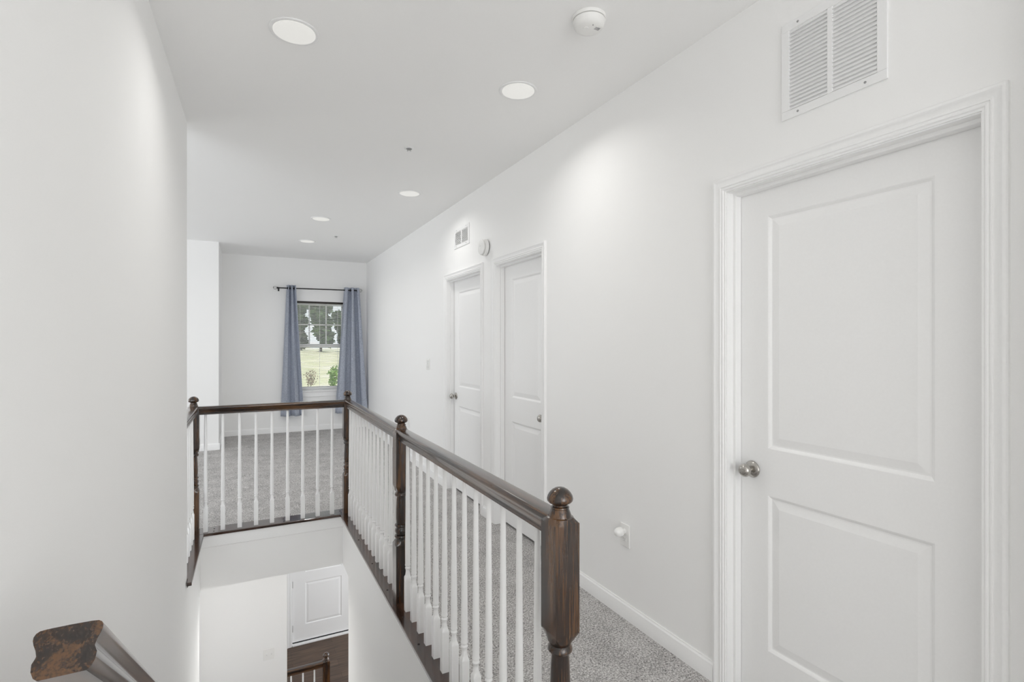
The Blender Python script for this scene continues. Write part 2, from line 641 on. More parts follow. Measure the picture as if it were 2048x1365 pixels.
# white boards under the balustrade plates, facing the stairwell
FAS = [(0, 0), (0.004, 0), (0.012, 0.006), (0.012, 0.088), (0, 0.088)]
t1 = MB()
extrude_profile(t1, FAS, (SL, SB), (SR, SB), (0, -1), (-0.089, -0.089))
struct(t1, 'trim_1', M_TRIM, 'white fascia board under the far balustrade plate', 'trim')
t2 = MB()
extrude_profile(t2, [(0, 0), (0.014, 0.012), (0.014, 0.034), (0, 0.034)], (SR, TOPY), (SR, SB), (-1, 0), (-0.035, -0.035))
struct(t2, 'trim_2', M_TRIM, 'white moulding under the right balustrade plate', 'trim')
t3 = MB()
extrude_profile(t3, [(0, 0), (0.012, 0.012), (0.012, 0.034), (0, 0.034)], (-0.313, 3.634), (SL, SB), (1, 0), (-0.035, -0.035))
struct(t3, 'trim_3', M_TRIM, 'white moulding under the left balustrade plate', 'trim')

# ------------------------------------------------------------------ doors
CASING = [(0.060, 0.0), (0.060, 0.013), (0.057, 0.017), (0.050, 0.017), (0.042, 0.0125), (0.030, 0.0105), (0.0285, 0.0125),
          (0.024, 0.0125), (0.022, 0.009), (0.020, 0.009), (0.017, 0.011), (0.013, 0.011), (0.010, 0.007), (0.004, 0.0065), (0.004, 0.0)]


def frame_mesh(mb, y0, y1, head, z0, depth=0.115):
    # casing mitred around the opening
    rs = []
    prof = CASING
    for cy, sy, top in ((y1, 1, 0), (y1, 1, 1), (y0, -1, 1), (y0, -1, 0)):
        rs.append([(W - t, cy + sy * o, (head + o) if top else z0) for o, t in prof])
    mb.rings(rs)
    # jamb lining
    mb.box(W - 0.001, W + depth, y1, y1 + 0.018, z0, head + 0.018)
    mb.box(W - 0.001, W + depth, y0 - 0.018, y0, z0, head + 0.018)
    mb.box(W - 0.001, W + depth, y0, y1, head, head + 0.018)
    # stops
    mb.box(W + 0.034, W + 0.068, y1 - 0.012, y1, z0, head)
    mb.box(W + 0.034, W + 0.068, y0, y0 + 0.012, z0, head)
    mb.box(W + 0.034, W + 0.068, y0 + 0.012, y1 - 0.012, head - 0.012, head)


def panel_slab(mb, a0, a1, z0, z1, panels, place, thick=0.035):
    """place(a, z, d) maps width, height and depth behind the face to a point"""
    P = lambda a, z, d: place(a, z, d)
    # edges and back
    mb.quad(P(a0, z0, thick), P(a1, z0, thick), P(a1, z1, thick), P(a0, z1, thick))
    for (p, q) in (((a0, z0), (a1, z0)), ((a1, z0), (a1, z1)), ((a1, z1), (a0, z1)), ((a0, z1), (a0, z0))):
        mb.quad(P(*p, 0), P(*q, 0), P(*q, thick), P(*p, thick))
    # stiles and rails
    pa0, pa1 = panels[0][0], panels[0][1]
    mb.quad(P(a0, z0, 0), P(pa0, z0, 0), P(pa0, z1, 0), P(a0, z1, 0))
    mb.quad(P(pa1, z0, 0), P(a1, z0, 0), P(a1, z1, 0), P(pa1, z1, 0))
    zz = z0
    for (_, _, c, d) in panels:
        mb.quad(P(pa0, zz, 0), P(pa1, zz, 0), P(pa1, c, 0), P(pa0, c, 0))
        zz = d
    mb.quad(P(pa0, zz, 0), P(pa1, zz, 0), P(pa1, z1, 0), P(pa0, z1, 0))
    steps = [(0, 0), (0.004, 0.002), (0.012, 0.0085), (0.017, 0.0085), (0.046, 0.0025), (0.050, 0.0025)]
    for (b0, b1, c, d) in panels:
        for (i0, d0), (i1, d1) in zip(steps, steps[1:]):
            r0 = [(b0 + i0, c + i0), (b1 - i0, c + i0), (b1 - i0, d - i0), (b0 + i0, d - i0)]
            r1 = [(b0 + i1, c + i1), (b1 - i1, c + i1), (b1 - i1, d - i1), (b0 + i1, d - i1)]
            for k in range(4):
                j = (k + 1) % 4
                mb.quad(P(*r0[k], d0), P(*r0[j], d0), P(*r1[j], d1), P(*r1[k], d1))
        i = 0.050
        mb.quad(P(b0 + i, c + i, .0025), P(b1 - i, c + i, .0025), P(b1 - i, d - i, .0025), P(b0 + i, d - i, .0025))


def knob(parent, y, z, x):
    k = MB().lathe([(0.0, 0.010), (0.024, 0.0095), (0.028, 0.014), (0.033, 0.021), (0.040, 0.0255), (0.047, 0.0262), (0.054, 0.0245), (0.060, 0.020), (0.0635, 0.013), (0.0645, 0.005)],
                   '-x', (0, 0, 0), 32).build('door_knob', M_NICKEL, parent, smooth=40, loc=(x, y, z))
    MB().lathe([(0.0, 0.0335), (0.003, 0.0335), (0.006, 0.031), (0.009, 0.024), (0.012, 0.0165), (0.0125, 0.011)], '-x', (0, 0, 0), 36).build('rose', M_NICKEL, k, smooth=40)
    return k


door_info = [
    ('door_1', OPEN[0], 'L', 'large near white two panel door at the right edge of view'),
    ('door_2', OPEN[1], 'R', 'white two panel door with its knob on the right, middle of the three'),
    ('door_3', OPEN[2], 'L', 'white two panel door farthest down the hall, knob on the left'),
]
for name, (a, b), side, lab in door_info:
    root = thing(name, (W + 0.07, (a + b) / 2, 0), lab, 'door', None, 'structure')
    bx, by = W + 0.07, (a + b) / 2
    ya, yb = a + 0.003, b - 0.003
    stile = 0.132
    m = MB()
    panel_slab(m, ya - by, yb - by, 0.018, HEAD - 0.003,
               [(ya + stile - by, yb - stile - by, 0.215, 0.826), (ya + stile - by, yb - stile - by, 1.010, 1.923)],
               lambda p, z, d: (d, p, z))
    m.build('door_panel', M_TRIM, root)
    fm = MB()
    frame_mesh(fm, a, b, HEAD, 0.0)
    fo = fm.build('door_frame', M_TRIM, root, smooth=25)
    fo.location = (-bx, -by, 0)
    ky = (yb - 0.062) if side == 'L' else (ya + 0.062)
    knob(root, ky - by, 0.915, 0)

# front door downstairs
fd = thing('door_4', ((DX0 + DX1) / 2, BACK + 0.03, LOW), 'white front door with raised panels at the foot of the stairwell', 'door', None, 'structure')
cx = (DX0 + DX1) / 2
m = MB()
panel_slab(m, DX0 - cx + .004, DX1 - cx - .004, 0.045, 2.06,
           [(DX0 - cx + 0.19, DX1 - cx - 0.19, 0.29, 0.94), (DX0 - cx + 0.19, DX1 - cx - 0.19, 1.10, 1.92)],
           lambda p, z, d: (p, d, z), 0.045)
m.build('door_panel', M_TRIM, fd)
m = MB()
rs = []
for c_, s_, top in ((DX0, -1, 0), (DX0, -1, 1), (DX1, 1, 1), (DX1, 1, 0)):
    rs.append([(c_ - cx + s_ * o * 1.3, -0.03 - t, (2.07 + o * 1.3) if top else 0) for o, t in CASING])
m.rings(rs)
m.box(DX0 - cx - .019, DX0 - cx, -0.03, 0.10, 0, 2.07)
m.box(DX1 - cx, DX1 - cx + .019, -0.03, 0.10, 0, 2.07)
m.box(DX0 - cx - .019, DX1 - cx + .019, -0.03, 0.10, 2.065, 2.08)
m.build('door_frame', M_TRIM, fd, smooth=25)
MB().box(DX0 - cx, DX1 - cx, -0.045, 0.08, 0, 0.024).build('threshold', M_TRIM, fd, bevel=0.004)
MB().box(DX0 - cx, DX1 - cx, 0.006, 0.04, 0.024, 0.047).build('weather_strip', M_RUBBER, fd)
for hz in (0.26, 0.94, 1.80):
    MB().lathe([(-0.05, 0.006), (0.05, 0.006)], 'z', (0, 0, 0), 12).build('hinge', M_NICKEL, fd, smooth=40, loc=(DX0 - cx + .002, -0.006, hz))

# ------------------------------------------------------------------ balustrade around the stairwell
NEWEL = [
    (0.018, .0375, .06), (0.325, .0375, .06), (0.331, .0375, .0525), (0.352, .0375, .036), (0.356, None, .0330),
    (0.360, None, .0290), (0.364, None, .0285), (0.366, None, .0335), (0.372, None, .0355), (0.378, None, .0335), (0.380, None, .0270),
    (0.388, None, .0300), (0.400, None, .0335), (0.412, None, .0320), (0.420, None, .0275), (0.424, None, .0260), (0.426, None, .0320),
    (0.432, None, .0340), (0.438, None, .0320), (0.440, None, .0265), (0.470, None, .0285), (0.500, None, .0282), (0.560, None, .0260),
    (0.586, None, .0240), (0.590, None, .0240), (0.592, None, .0310), (0.598, None, .0345), (0.604, None, .0340), (0.610, None, .0310),
    (0.613, None, .0285), (0.619, None, .0310), (0.624, .0375, .0350), (0.648, .0375, .0525), (0.653, .0375, .06),
    (0.936, .0375, .06), (0.941, .0375, .0530), (0.954, .0375, .0360), (0.956, None, .0315), (0.960, None, .0305), (0.968, None, .0275),
    (0.974, None, .0250), (0.977, None, .0235), (0.979, None, .0252), (0.982, None, .0245), (0.984, None, .0205), (0.989, None, .0205),
]
FINIAL = [(0.987, .0200), (0.990, .0225), (0.993, .0300), (0.998, .0345), (1.004, .0355), (1.012, .0335), (1.020, .0285), (1.027, .0215), (1.032, .0125), (1.034, .004)]
BAL = [
    (0.020, .0150, .025), (0.192, .0150, .025), (0.196, .0150, .0212), (0.208, .0150, .0135), (0.211, None, .0120), (0.216, None, .0118),
    (0.222, None, .0108), (0.230, None, .0100), (0.238, None, .0108), (0.242, None, .0125), (0.246, None, .0138), (0.250, None, .0125),
    (0.253, None, .0108), (0.256, None, .0108), (0.258, None, .0135), (0.262, None, .0142), (0.266, None, .0130), (0.275, None, .0128),
    (0.350, None, .0132), (0.550, None, .0112), (0.905, None, .0085),
]
RAIL = [(0.0215, 0), (0.0215, .009), (0.0195, .011), (0.0195, .014), (0.0215, .022), (0.0255, .031), (0.0300, .039), (0.0315, .044), (0.0315, .051), (0.0300, .0560), (0.0265, .0590), (0.020, .0602), (0.0, .061)]
RAILP = RAIL + [(-a, b) for a, b in RAIL[-2::-1]]
RAIL_Z = 0.897

bal = thing('stair_balustrade', (RX, RY, 0), 'dark wood balustrade with white spindles around the open stairwell', 'railing')
OX, OY = RX, RY


def rel(x, y, z=0):
    return (x - OX, y - OY, z)


nw = MB().turned(NEWEL).build('newel_post', M_WZ, bal, smooth=28, loc=rel(RX, 1.19))
MB().lathe(FINIAL, 'z', (0, 0, 0), 40).build('finial', M_WZ, nw, smooth=40)
for p in ((RX, 2.805), (RX, RY), (LX, RY)):
    copy_tree(nw, rel(*p), bal)


def rail_along(p0, p1, axis):
    m = MB()
    L = (Vector(p1) - Vector(p0)).length
    if axis == 'y':
        m.rings([[(a, 0, b) for a, b in RAILP], [(a, L, b) for a, b in RAILP]])
        mat = M_WY
    else:
        m.rings([[(0, -a, b) for a, b in RAILP], [(L, -a, b) for a, b in RAILP]])
        mat = M_WX
    return m.build('handrail', mat, bal, smooth=40, loc=rel(p0[0], p0[1], RAIL_Z))


h = 0.020
rail_along((RX, 1.19 + h), (RX, 2.805 - h), 'y')
rail_along((RX, 2.805 + h), (RX, RY - h), 'y')
rail_along((LX + h, RY), (RX - h, RY), 'x')
rail_along((LX, 3.634), (LX, RY - h), 'y')

b0 = MB().turned(BAL).build('baluster', M_TRIM, bal, smooth=28, loc=rel(RX, 1.312))


def put_bal(x, y):
    c = b0.copy()
    COL.objects.link(c)
    c.parent = bal
    c.location = rel(x, y)


for i in range(1, 13):
    put_bal(RX, 1.312 + 0.1137 * i)
for i in range(14):
    put_bal(RX, 2.925 + 0.1105 * i)
for i in range(9):
    put_bal(-0.268 + 0.1125 * i, RY + 0.002)
for i in range(7):
    put_bal(LX, 3.69 + 0.110 * i)

pr = MB().box(-0.068, 0.075, 1.10 - RY, -0.052, 0.0005, 0.021).build('base_plate', M_WBASE, bal, bevel=0.004, loc=rel(RX, RY))
pb = MB().box(LX - 0.075 - OX, 0.075, -0.052, 0.105, 0.0005, 0.021).build('base_plate', M_WBASEX, bal, bevel=0.004, loc=rel(RX, RY))
plm = MB()
plm.prism([(-0.283 - OX, 3.57 - OY), (-0.275 - OX, -0.052), (LX - 0.075 - OX, -0.052), (LX - 0.075 - OX, 3.636 - OY), (-0.31 - OX, 3.636 - OY), (-0.31 - OX, 3.57 - OY)], 0.0005, 0.021)
plm.build('base_plate', M_WBASE, bal, bevel=0.003)
hole = MB().lathe([(0, 0.0055), (0.0012, 0.0055)], 'z', (0, 0, 0.0208), 12)
h0 = hole.build('screw_hole', M_HOLE, pb, loc=(-0.97, -0.012, 0))


def put_hole(par, x, y):
    c = h0.copy()
    COL.objects.link(c)
    c.parent = par
    c.location = (x, y, 0)


for x in (-0.97, -0.49, -0.055):
    if x != -0.97:
        put_hole(pb, x, -0.012)
    put_hole(pb, x, 0.045)
for y in (1.50, 1.95, 2.35, 2.62, 2.95, 3.35, 3.80, 4.25):
    put_hole(pr, -0.040, y - RY)

# wall handrail going down the stairs at the left
wr = thing('wall_handrail', (-0.2385, 1.012, 0.934), 'dark wood stair handrail descending along the near left wall', 'handrail')
dirv = Vector((0, 0.8015, -0.598))
nrm = Vector((0, 0.598, 0.8015))
m = MB()
SCL = 1.33
r0, r1 = [], []
for a, b in RAILP:
    p = Vector((a * SCL, 0, 0)) + nrm * ((b - 0.061) * SCL)
    r0.append(tuple(p))
    r1.append(tuple(p + dirv * 4.4))
m.rings([r0, r1])
# the grain runs along the slope: build the rail level and tilt it
m2 = MB()
WR = [(0.021, 0), (0.025, 0.004), (0.0280, 0.012), (0.0285, 0.021), (0.0262, 0.0270), (0.0257, 0.0295), (0.0272, 0.0365), (0.0298, 0.0435),
      (0.0312, 0.049), (0.0312, 0.0535), (0.0295, 0.0575), (0.0265, 0.0598), (0.020, 0.0606), (0.0, 0.061)]
WRP = WR + [(-a, b) for a, b in WR[-2::-1]]
m2.rings([[(a * SCL, yy, (b - 0.061) * 1.12) for a, b in WRP] for yy in (0, 4.4)])
ro = m2.build('handrail', M_WY, wr, smooth=40, bevel=0.0, loc=(0, 0, 0.058))
ro.rotation_euler = (-math.atan2(0.598, 0.8015), 0, 0)
for k in (0.35, 1.9, 3.6):
    bk = MB()
    bk.lathe([(0, 0.02), (0.006, 0.02), (0.008, 0.007), (0.055, 0.007)], 'x', (-0.083, 0, -0.11), 16)
    bk.lathe([(-0.115, 0.006), (-0.06, 0.006)], 'z', (-0.028, 0, 0), 12)
    bk.build('bracket', M_NICKEL, wr, smooth=40, loc=(0, k * 0.8015, 0.058 - k * 0.598))

# small railing downstairs
lr = thing('foyer_railing', (0.836, 6.41, LOW), 'small dark railing with white spindles seen down the stairwell', 'railing')
ln = MB().turned([(z if z < 0.93 else z, a, b) for z, a, b in NEWEL]).build('newel_post', M_WZ, lr, smooth=28)
MB().lathe(FINIAL, 'z', (0, 0, 0), 32).build('finial', M_WZ, ln, smooth=40)
Lr = 0.836 - 0.4015 - 0.0372
MB().rings([[(0, -a, b) for a, b in RAILP], [(Lr, -a, b) for a, b in RAILP]]).build('handrail', M_WX, lr, smooth=40, loc=(0.4015 - 0.836, 0, 0.88))
MB().box(0.4015 - 0.836, -0.037, -0.05, 0.05, 0.0005, 0.02).build('base_plate', M_WBASEX, lr, bevel=0.003)
for x in (0.457, 0.583, 0.708):
    c = b0.copy()
    COL.objects.link(c)
    c.parent = lr
    c.location = (x - 0.836, 0, 0)

# ------------------------------------------------------------------ ceiling fittings
LGROUP = 'recessed ceiling lights'


def make_light(x, y, lab):
    r = thing('ceiling_light', (x, y, CEIL), lab, 'ceiling light', LGROUP)
    MB().lathe([(0.0005, 0.100), (0.004, 0.099), (0.0065, 0.094), (0.006, 0.088), (0.004, 0.0845)], '-z', (0, 0, 0), 48).build('trim_ring', M_ENAMEL, r, smooth=40)
    MB().lathe([(0.001, 0.084), (0.0065, 0.084), (0.008, 0.080), (0.0085, 0.06), (0.0088, 0.02)], '-z', (0, 0, 0), 48).build('diffuser', M_LENS, r, smooth=40)
    d = bpy.data.lights.new('downlight', 'AREA')
    d.shape = 'DISK'
    d.size = 0.16
    d.energy = 2.7
    d.spread = 2.6
    d.color = (1.0, 0.985, 0.955)
    lo_ = bpy.data.objects.new('downlight', d)
    COL.objects.link(lo_)
    lo_.parent = r
    lo_.location = (0, 0, -0.012)
    return r


for x, y, lab in ((0.182, 2.372, 'round flush ceiling light nearest the near left wall'),
                  (1.261, 2.391, 'round flush ceiling light nearest the smoke alarm on the ceiling'),
                  (1.273, 4.449, 'round flush ceiling light just beyond the nearer sprinkler head'),
                  (0.702, 5.776, 'second farthest round ceiling light, above the loft'),
                  (0.701, 7.113, 'farthest round ceiling light, nearest the curtained window')):
    make_light(x, y, lab)


def sprinkler(x, y, lab):
    r = thing('sprinkler_head', (x, y, CEIL), lab, 'sprinkler', 'ceiling sprinkler heads')
    MB().lathe([(0.0005, 0.036), (0.003, 0.035), (0.006, 0.028), (0.007, 0.020)], '-z', (0, 0, 0), 32).build('escutcheon', M_ENAMEL, r, smooth=40)
    m = MB()
    m.lathe([(0.006, 0.019), (0.0078, 0.019)], '-z', (0, 0, 0), 20)
    m.build('cup', M_GREYP, r, smooth=40)
    m = MB()
    for a in (-0.010, 0.010):
        m.box(a - 0.0018, a + 0.0018, -0.002, 0.002, -0.026, -0.007)
    m.lathe([(0.007, 0.0025), (0.026, 0.0025)], '-z', (0, 0, 0), 10)
    m.build('yoke', M_GREYP, r)
    MB().lathe([(0.026, 0.013), (0.028, 0.013), (0.029, 0.005)], '-z', (0, 0, 0), 20).build('deflector', M_ENAMEL, r, smooth=40)


sprinkler(0.977, 3.426, 'small white sprinkler head on ceiling, the nearer one')
sprinkler(0.977, 6.611, 'small white sprinkler head on ceiling, the far one')

sm = thing('smoke_detector', (1.235, 1.727, CEIL), 'round white smoke alarm mounted on the ceiling', 'smoke detector')
MB().lathe([(0.0005, 0.068), (0.010, 0.068), (0.013, 0.066)], '-z', (0, 0, 0), 48).build('mounting_base', M_PLASTIC, sm, smooth=35)
MB().lathe([(0.013, 0.058), (0.0155, 0.058)], '-z', (0, 0, 0), 48).build('vent_gap', M_GREYP, sm, smooth=35)
MB().lathe([(0.0155, 0.064), (0.018, 0.0655), (0.030, 0.063), (0.040, 0.058), (0.047, 0.050), (0.051, 0.036), (0.052, 0.015)], '-z', (0, 0, 0), 48).build('cover', M_PLASTIC, sm, smooth=35)
m = MB()
for k in range(3):
    m.box(0.012, 0.034, -0.030 + 0.006 * k, -0.0275 + 0.006 * k, -0.0522, -0.050)
m.build('sounder_slots', M_GREYP, sm)
MB().lathe([(0.050, 0.0025), (0.0535, 0.002)], '-z', (-0.006, -0.036, 0), 12).build('indicator', M_GREYP, sm, smooth=40)
MB().lathe([(0.051, 0.011), (0.0535, 0.010), (0.054, 0.004)], '-z', (-0.018, -0.006, 0), 20).build('test_button', M_PLASTIC, sm, smooth=40)

wd = thing('smoke_detector', (W, 3.880, 2.212), 'round white alarm on the wall between two doors', 'smoke detector')
MB().lathe([(0.0, 0.060), (0.006, 0.060)], '-x', (0, 0, 0), 40).build('mounting_base', M_SHADOWGAP, wd, smooth=35)  # near-black colour paints the shaded gap behind the alarm body
MB().lathe([(0.006, 0.066), (0.008, 0.069), (0.034, 0.066), (0.038, 0.060)], '-x', (0, 0, 0), 48).build('body', M_PLASTIC, wd, smooth=35)
MB().lathe([(0.036, 0.056), (0.041, 0.056)], '-x', (0, 0, 0), 40).build('vent_gap', M_GREYP, wd, smooth=35)
MB().lathe([(0.041, 0.062), (0.044, 0.063), (0.050, 0.060), (0.054, 0.050), (0.055, 0.02)], '-x', (0, 0, 0), 48).build('cover', M_PLASTIC, wd, smooth=35)
MB().lathe([(0.054, 0.009), (0.057, 0.008)], '-x', (0, 0.012, 0.012), 20).build('test_button', M_PLASTIC, wd, smooth=35)

# ------------------------------------------------------------------ wall vents


def vent(yc, zc, wy, hz, rim, nsl, lab, mid=0.018, back=None):
    r = thing('air_vent', (W, yc, zc), lab, 'air vent', 'return air grilles')
    m = MB()
    y0, y1, z0, z1 = -wy / 2, wy / 2, -hz / 2, hz / 2
    T = 0.007

    def bar(a, b, c, d):
        m.box(-T, 0, a, b, c, d)
    bar(y0, y1, z0, z0 + rim)
    bar(y0, y1, z1 - rim, z1)
    bar(y0, y0 + rim, z0 + rim, z1 - rim)
    bar(y1 - rim, y1, z0 + rim, z1 - rim)
    bar(-mid / 2, mid / 2, z0 + rim, z1 - rim)
    m.build('frame', M_ENAMEL, r, bevel=0.0015)
    MB().box(-0.0012, 0, y0 + rim, y1 - rim, z0 + rim, z1 - rim).build('backing', back or M_ENAMEL, r)
    pitch = (hz - 2 * rim) / nsl
    for (a, b) in ((y0 + rim, -mid / 2), (mid / 2, y1 - rim)):
        s_ = MB()
        for k in range(nsl):
            zt = z1 - rim - pitch * k
            # blade leaning out and down
            s_.rings([[(-0.0015, yy, zt), (-0.0085, yy, zt - pitch * 0.92), (-0.0075, yy, zt - pitch * 0.99), (-0.0008, yy, zt - pitch * 0.10)] for yy in (a, b)])
        s_.build('louvers', M_ENAMEL, r)
    for yy in (-wy * 0.32, wy * 0.32):
        for zz in (z0 + rim / 2, z1 - rim / 2):
            MB().lathe([(0.0068, 0.0040), (0.0082, 0.0040), (0.0088, 0.0025)], '-x', (0, 0, 0), 14).build('screw', M_GREYP, r, smooth=40, loc=(0, yy, zz))


vent(1.0665, 2.4105, 0.353, 0.349, 0.030, 21, 'large white louvred wall vent above the near door')
vent(4.426, 2.404, 0.37, 0.182, 0.030, 13, 'small white louvred wall vent above the farthest door', 0.02, M_VENTB)

# ------------------------------------------------------------------ switches and outlets


def plate_mb(wy, hz, T=0.006):
    return MB().box(-T, 0, -wy / 2, wy / 2, -hz / 2, hz / 2)


sw = thing('light_switch', (W, 5.409, 1.207), 'white double light switch on the right wall beyond the doors', 'light switch')
plate_mb(0.117, 0.117).build('cover_plate', M_PLASTIC, sw, bevel=0.0025)
for yy in (-0.023, 0.023):
    MB().rings([[(-0.006, yy + s_ * 0.0165, -0.0335), (-0.0075, yy + s_ * 0.0165, -0.0335), (-0.011, yy + s_ * 0.0165, 0.0335), (-0.006, yy + s_ * 0.0165, 0.0335)] for s_ in (-1, 1)]).build('rocker', M_ENAMEL, sw)
    MB().box(-0.0063, -0.005, yy - 0.018, yy + 0.018, -0.035, 0.035).build('gap', M_GREYP, sw)


def outlet(yc, zc, lab):
    o = thing('wall_outlet', (W, yc, zc), lab, 'outlet', 'wall outlets')
    plate_mb(0.074, 0.118).build('cover_plate', M_PLASTIC, o, bevel=0.0025)
    for zz in (-0.020, 0.020):
        rc = MB().lathe([(0.0055, 0.0165), (0.0075, 0.0165)], '-x', (0, 0, 0), 24).build('receptacle', M_PLASTIC, o, smooth=40, loc=(0, 0, zz))
        m = MB()
        for yy in (-0.0063, 0.0063):
            m.box(-0.0078, -0.0070, yy - 0.001, yy + 0.001, 0.000, 0.008)
        m.lathe([(0.0070, 0.0022), (0.0078, 0.0022)], '-x', (0, 0, -0.006), 10)
        m.build('slots', M_GREYP, rc)


outlet(2.131, 0.428, 'white wall outlet holding the night light beside the near newel post')
outlet(6.15, 0.475, 'far white wall outlet low on the right wall behind the handrail')
nl = thing('night_light', (W - 0.008, 2.131, 0.450), 'small white egg shaped night light plugged into the outlet', 'night light')
MB().lathe([(0, 0.013), (0.012, 0.014), (0.016, 0.019)], '-x', (0, 0, 0), 24).build('plug_body', M_PLASTIC, nl, smooth=50)
MB().lathe([(0.015, 0.018), (0.019, 0.0235), (0.028, 0.0245), (0.040, 0.0230), (0.050, 0.0190), (0.057, 0.013), (0.061, 0.005)], '-x', (0, 0, 0), 32).build('shade', M_PLASTIC, nl, smooth=50)

ls = thing('light_switch', (0.222, 6.2, -1.935), 'white switch plate on the foyer wall seen down the stairwell', 'light switch')
MB().box(-0.055, 0.055, -0.006, 0, -0.059, 0.059).build('cover_plate', M_PLASTIC, ls, bevel=0.002)
for x in (-0.023, 0.023):
    MB().rings([[(x + a, -0.005, -0.012), (x + a, -0.014, 0.006), (x + a, -0.013, 0.011), (x + a, -0.005, 0.012)] for a in (-0.005, 0.005)]).build('toggle', M_ENAMEL, ls)

# ------------------------------------------------------------------ window, blind, curtains
wn = thing('window_1', ((WX0 + WX1) / 2, BACK, WZ0), 'white double hung window between blue grey curtains', 'window', None, 'structure')
wc = (WX0 + WX1) / 2


def wbox(mb, x0, x1, y0, y1, z0, z1):
    mb.box(x0 - wc, x1 - wc, y0, y1, z0 - WZ0, z1 - WZ0)


m = MB()
wbox(m, WX0, WX0 + 0.03, 0.07, 0.15, WZ0, WZ1)
wbox(m, WX1 - 0.03, WX1, 0.07, 0.15, WZ0, WZ1)
wbox(m, WX0 + .03, WX1 - .03, 0.07, 0.15, WZ1 - 0.02, WZ1)
wbox(m, WX0 + .03, WX1 - .03, 0.07, 0.15, WZ0, WZ0 + 0.02)
m.build('window_frame', M_TRIM, wn)
m = MB()
A0, A1 = WX0 + 0.03, WX1 - 0.03
wbox(m, A0, A0 + 0.03, 0.115, 0.145, 1.366, WZ1 - .02)
wbox(m, A1 - 0.03, A1, 0.115, 0.145, 1.366, WZ1 - .02)
wbox(m, A0 + .03, A1 - .03, 0.115, 0.145, 2.040, WZ1 - .02)
wbox(m, A0 + .03, A1 - .03, 0.115, 0.145, 1.366, 1.428)
us = m.build('upper_sash', M_TRIM, wn)
m = MB()
for x in (0.889, 1.142):
    wbox(m, x - 0.010, x + 0.010, 0.122, 0.138, 1.428, 2.040)
wbox(m, A0 + .03, A1 - .03, 0.122, 0.138, 1.724, 1.744)
m.build('muntins', M_TRIM, us)
m = MB()
wbox(m, A0 + .03, A1 - .03, 0.129, 0.131, 1.428, 2.040)
m.build('pane', M_PANE, us)
m = MB()
wbox(m, A0, A0 + 0.03, 0.08, 0.112, WZ0 + .02, 1.426)
wbox(m, A1 - 0.03, A1, 0.08, 0.112, WZ0 + .02, 1.426)
wbox(m, A0 + .03, A1 - .03, 0.08, 0.112, WZ0 + .02, WZ0 + 0.055)
wbox(m, A0 + .03, A1 - .03, 0.08, 0.112, 1.370, 1.426)
lsash = m.build('lower_sash', M_TRIM, wn)
m = MB()
wbox(m, A0 + .03, A1 - .03, 0.095, 0.097, WZ0 + 0.055, 1.370)
m.build('pane', M_PANE, lsash)
m = MB()
wbox(m, WX0 - 0.04, WX1 + 0.04, -0.03, 0.08, WZ0 - 0.022, WZ0 + 0.001)
m.build('window_sill', M_TRIM, wn, bevel=0.006)
m = MB()
wbox(m, WX0 - 0.02, WX1 + 0.02, -0.013, 0, WZ0 - 0.10, WZ0 - 0.022)
m.build('apron', M_TRIM, wn, bevel=0.003)

bl = thing('window_blind', (wc, BACK + 0.035, WZ1), 'white horizontal slat mini blind hanging open in the window', 'blind')
BW = (WX1 - WX0) / 2 - 0.006
MB().box(-BW, BW, -0.014, 0.014, -0.030, -0.001).build('headrail', M_HEADSHADE, bl, bevel=0.002)
m = MB()
pitch = 0.0222
nsl = int((WZ1 - WZ0 - 0.07) / pitch)
for k in range(nsl):
    z = -0.042 - pitch * k
    rs = []
    for x in (-BW, BW):
        up = [(x, q, z + c_ - 0.30 * q) for q, c_ in ((-0.0125, -0.0012), (-0.006, 0.0002), (0, 0.0007), (0.006, 0.0002), (0.0125, -0.0012))]
        dn = [(p[0], p[1], p[2] - 0.0007) for p in up[::-1]]
        rs.append(up + dn)
    m.rings(rs)
m.build('slats', M_ENAMEL, bl)
MB().box(-BW, BW, -0.012, 0.012, -0.042 - pitch * nsl - 0.012, -0.042 - pitch * nsl).build('bottom_rail', M_ENAMEL, bl, bevel=0.002)
for x in (-0.27, 0.02, 0.29):
    m = MB()
    for yy in (-0.0125, 0.0125):
        m.box(x - 0.0012, x + 0.0012, yy - 0.0006, yy + 0.0006, -0.042 - pitch * nsl, -0.03)
    m.build('ladder_cord', M_ENAMEL, bl)

ROD_Y = BACK - 0.105
rod = thing('curtain_rod', (1.01, ROD_Y, 2.274), 'thin black curtain rod with clear crystal ends above the window', 'curtain rod')
ra = math.atan2(0.013, 1.2)
bar = MB().lathe([(-0.59, 0.0085), (0.59, 0.0085)], 'x', (0, 0, 0), 16).build('rod', M_BLACK, rod, smooth=40)
bar.rotation_euler = (0, -ra, 0)
for s_ in (-1, 1):
    fz_ = s_ * 0.0064
    MB().lathe([(0.585, 0.013), (0.600, 0.013), (0.604, 0.009)], 'x' , (0, 0, 0), 16).build('collar', M_BLACK, rod, smooth=40).scale = (s_, 1, 1)
    fb = MB().lathe([(0.600, 0.012), (0.606, 0.022), (0.618, 0.029), (0.632, 0.029), (0.643, 0.022), (0.650, 0.010)], 'x', (0, 0, 0), 10).build('finial', M_CRYSTAL, rod)
    fb.scale = (s_, 1, 1)
    bk = MB()
    bk.box(-0.006, 0.006, 0, 0.105, -0.018, -0.009)
    bk.box(-0.01, 0.01, 0.098, 0.105, -0.04, 0.02)
    bk.build('bracket', M_BLACK, rod, loc=(s_ * 0.57, 0, fz_))
for ch in rod.children:
    if ch.name.startswith(('collar', 'finial')):
        ch.location.z = (1 if ch.scale[0] > 0 else -1) * 0.0064


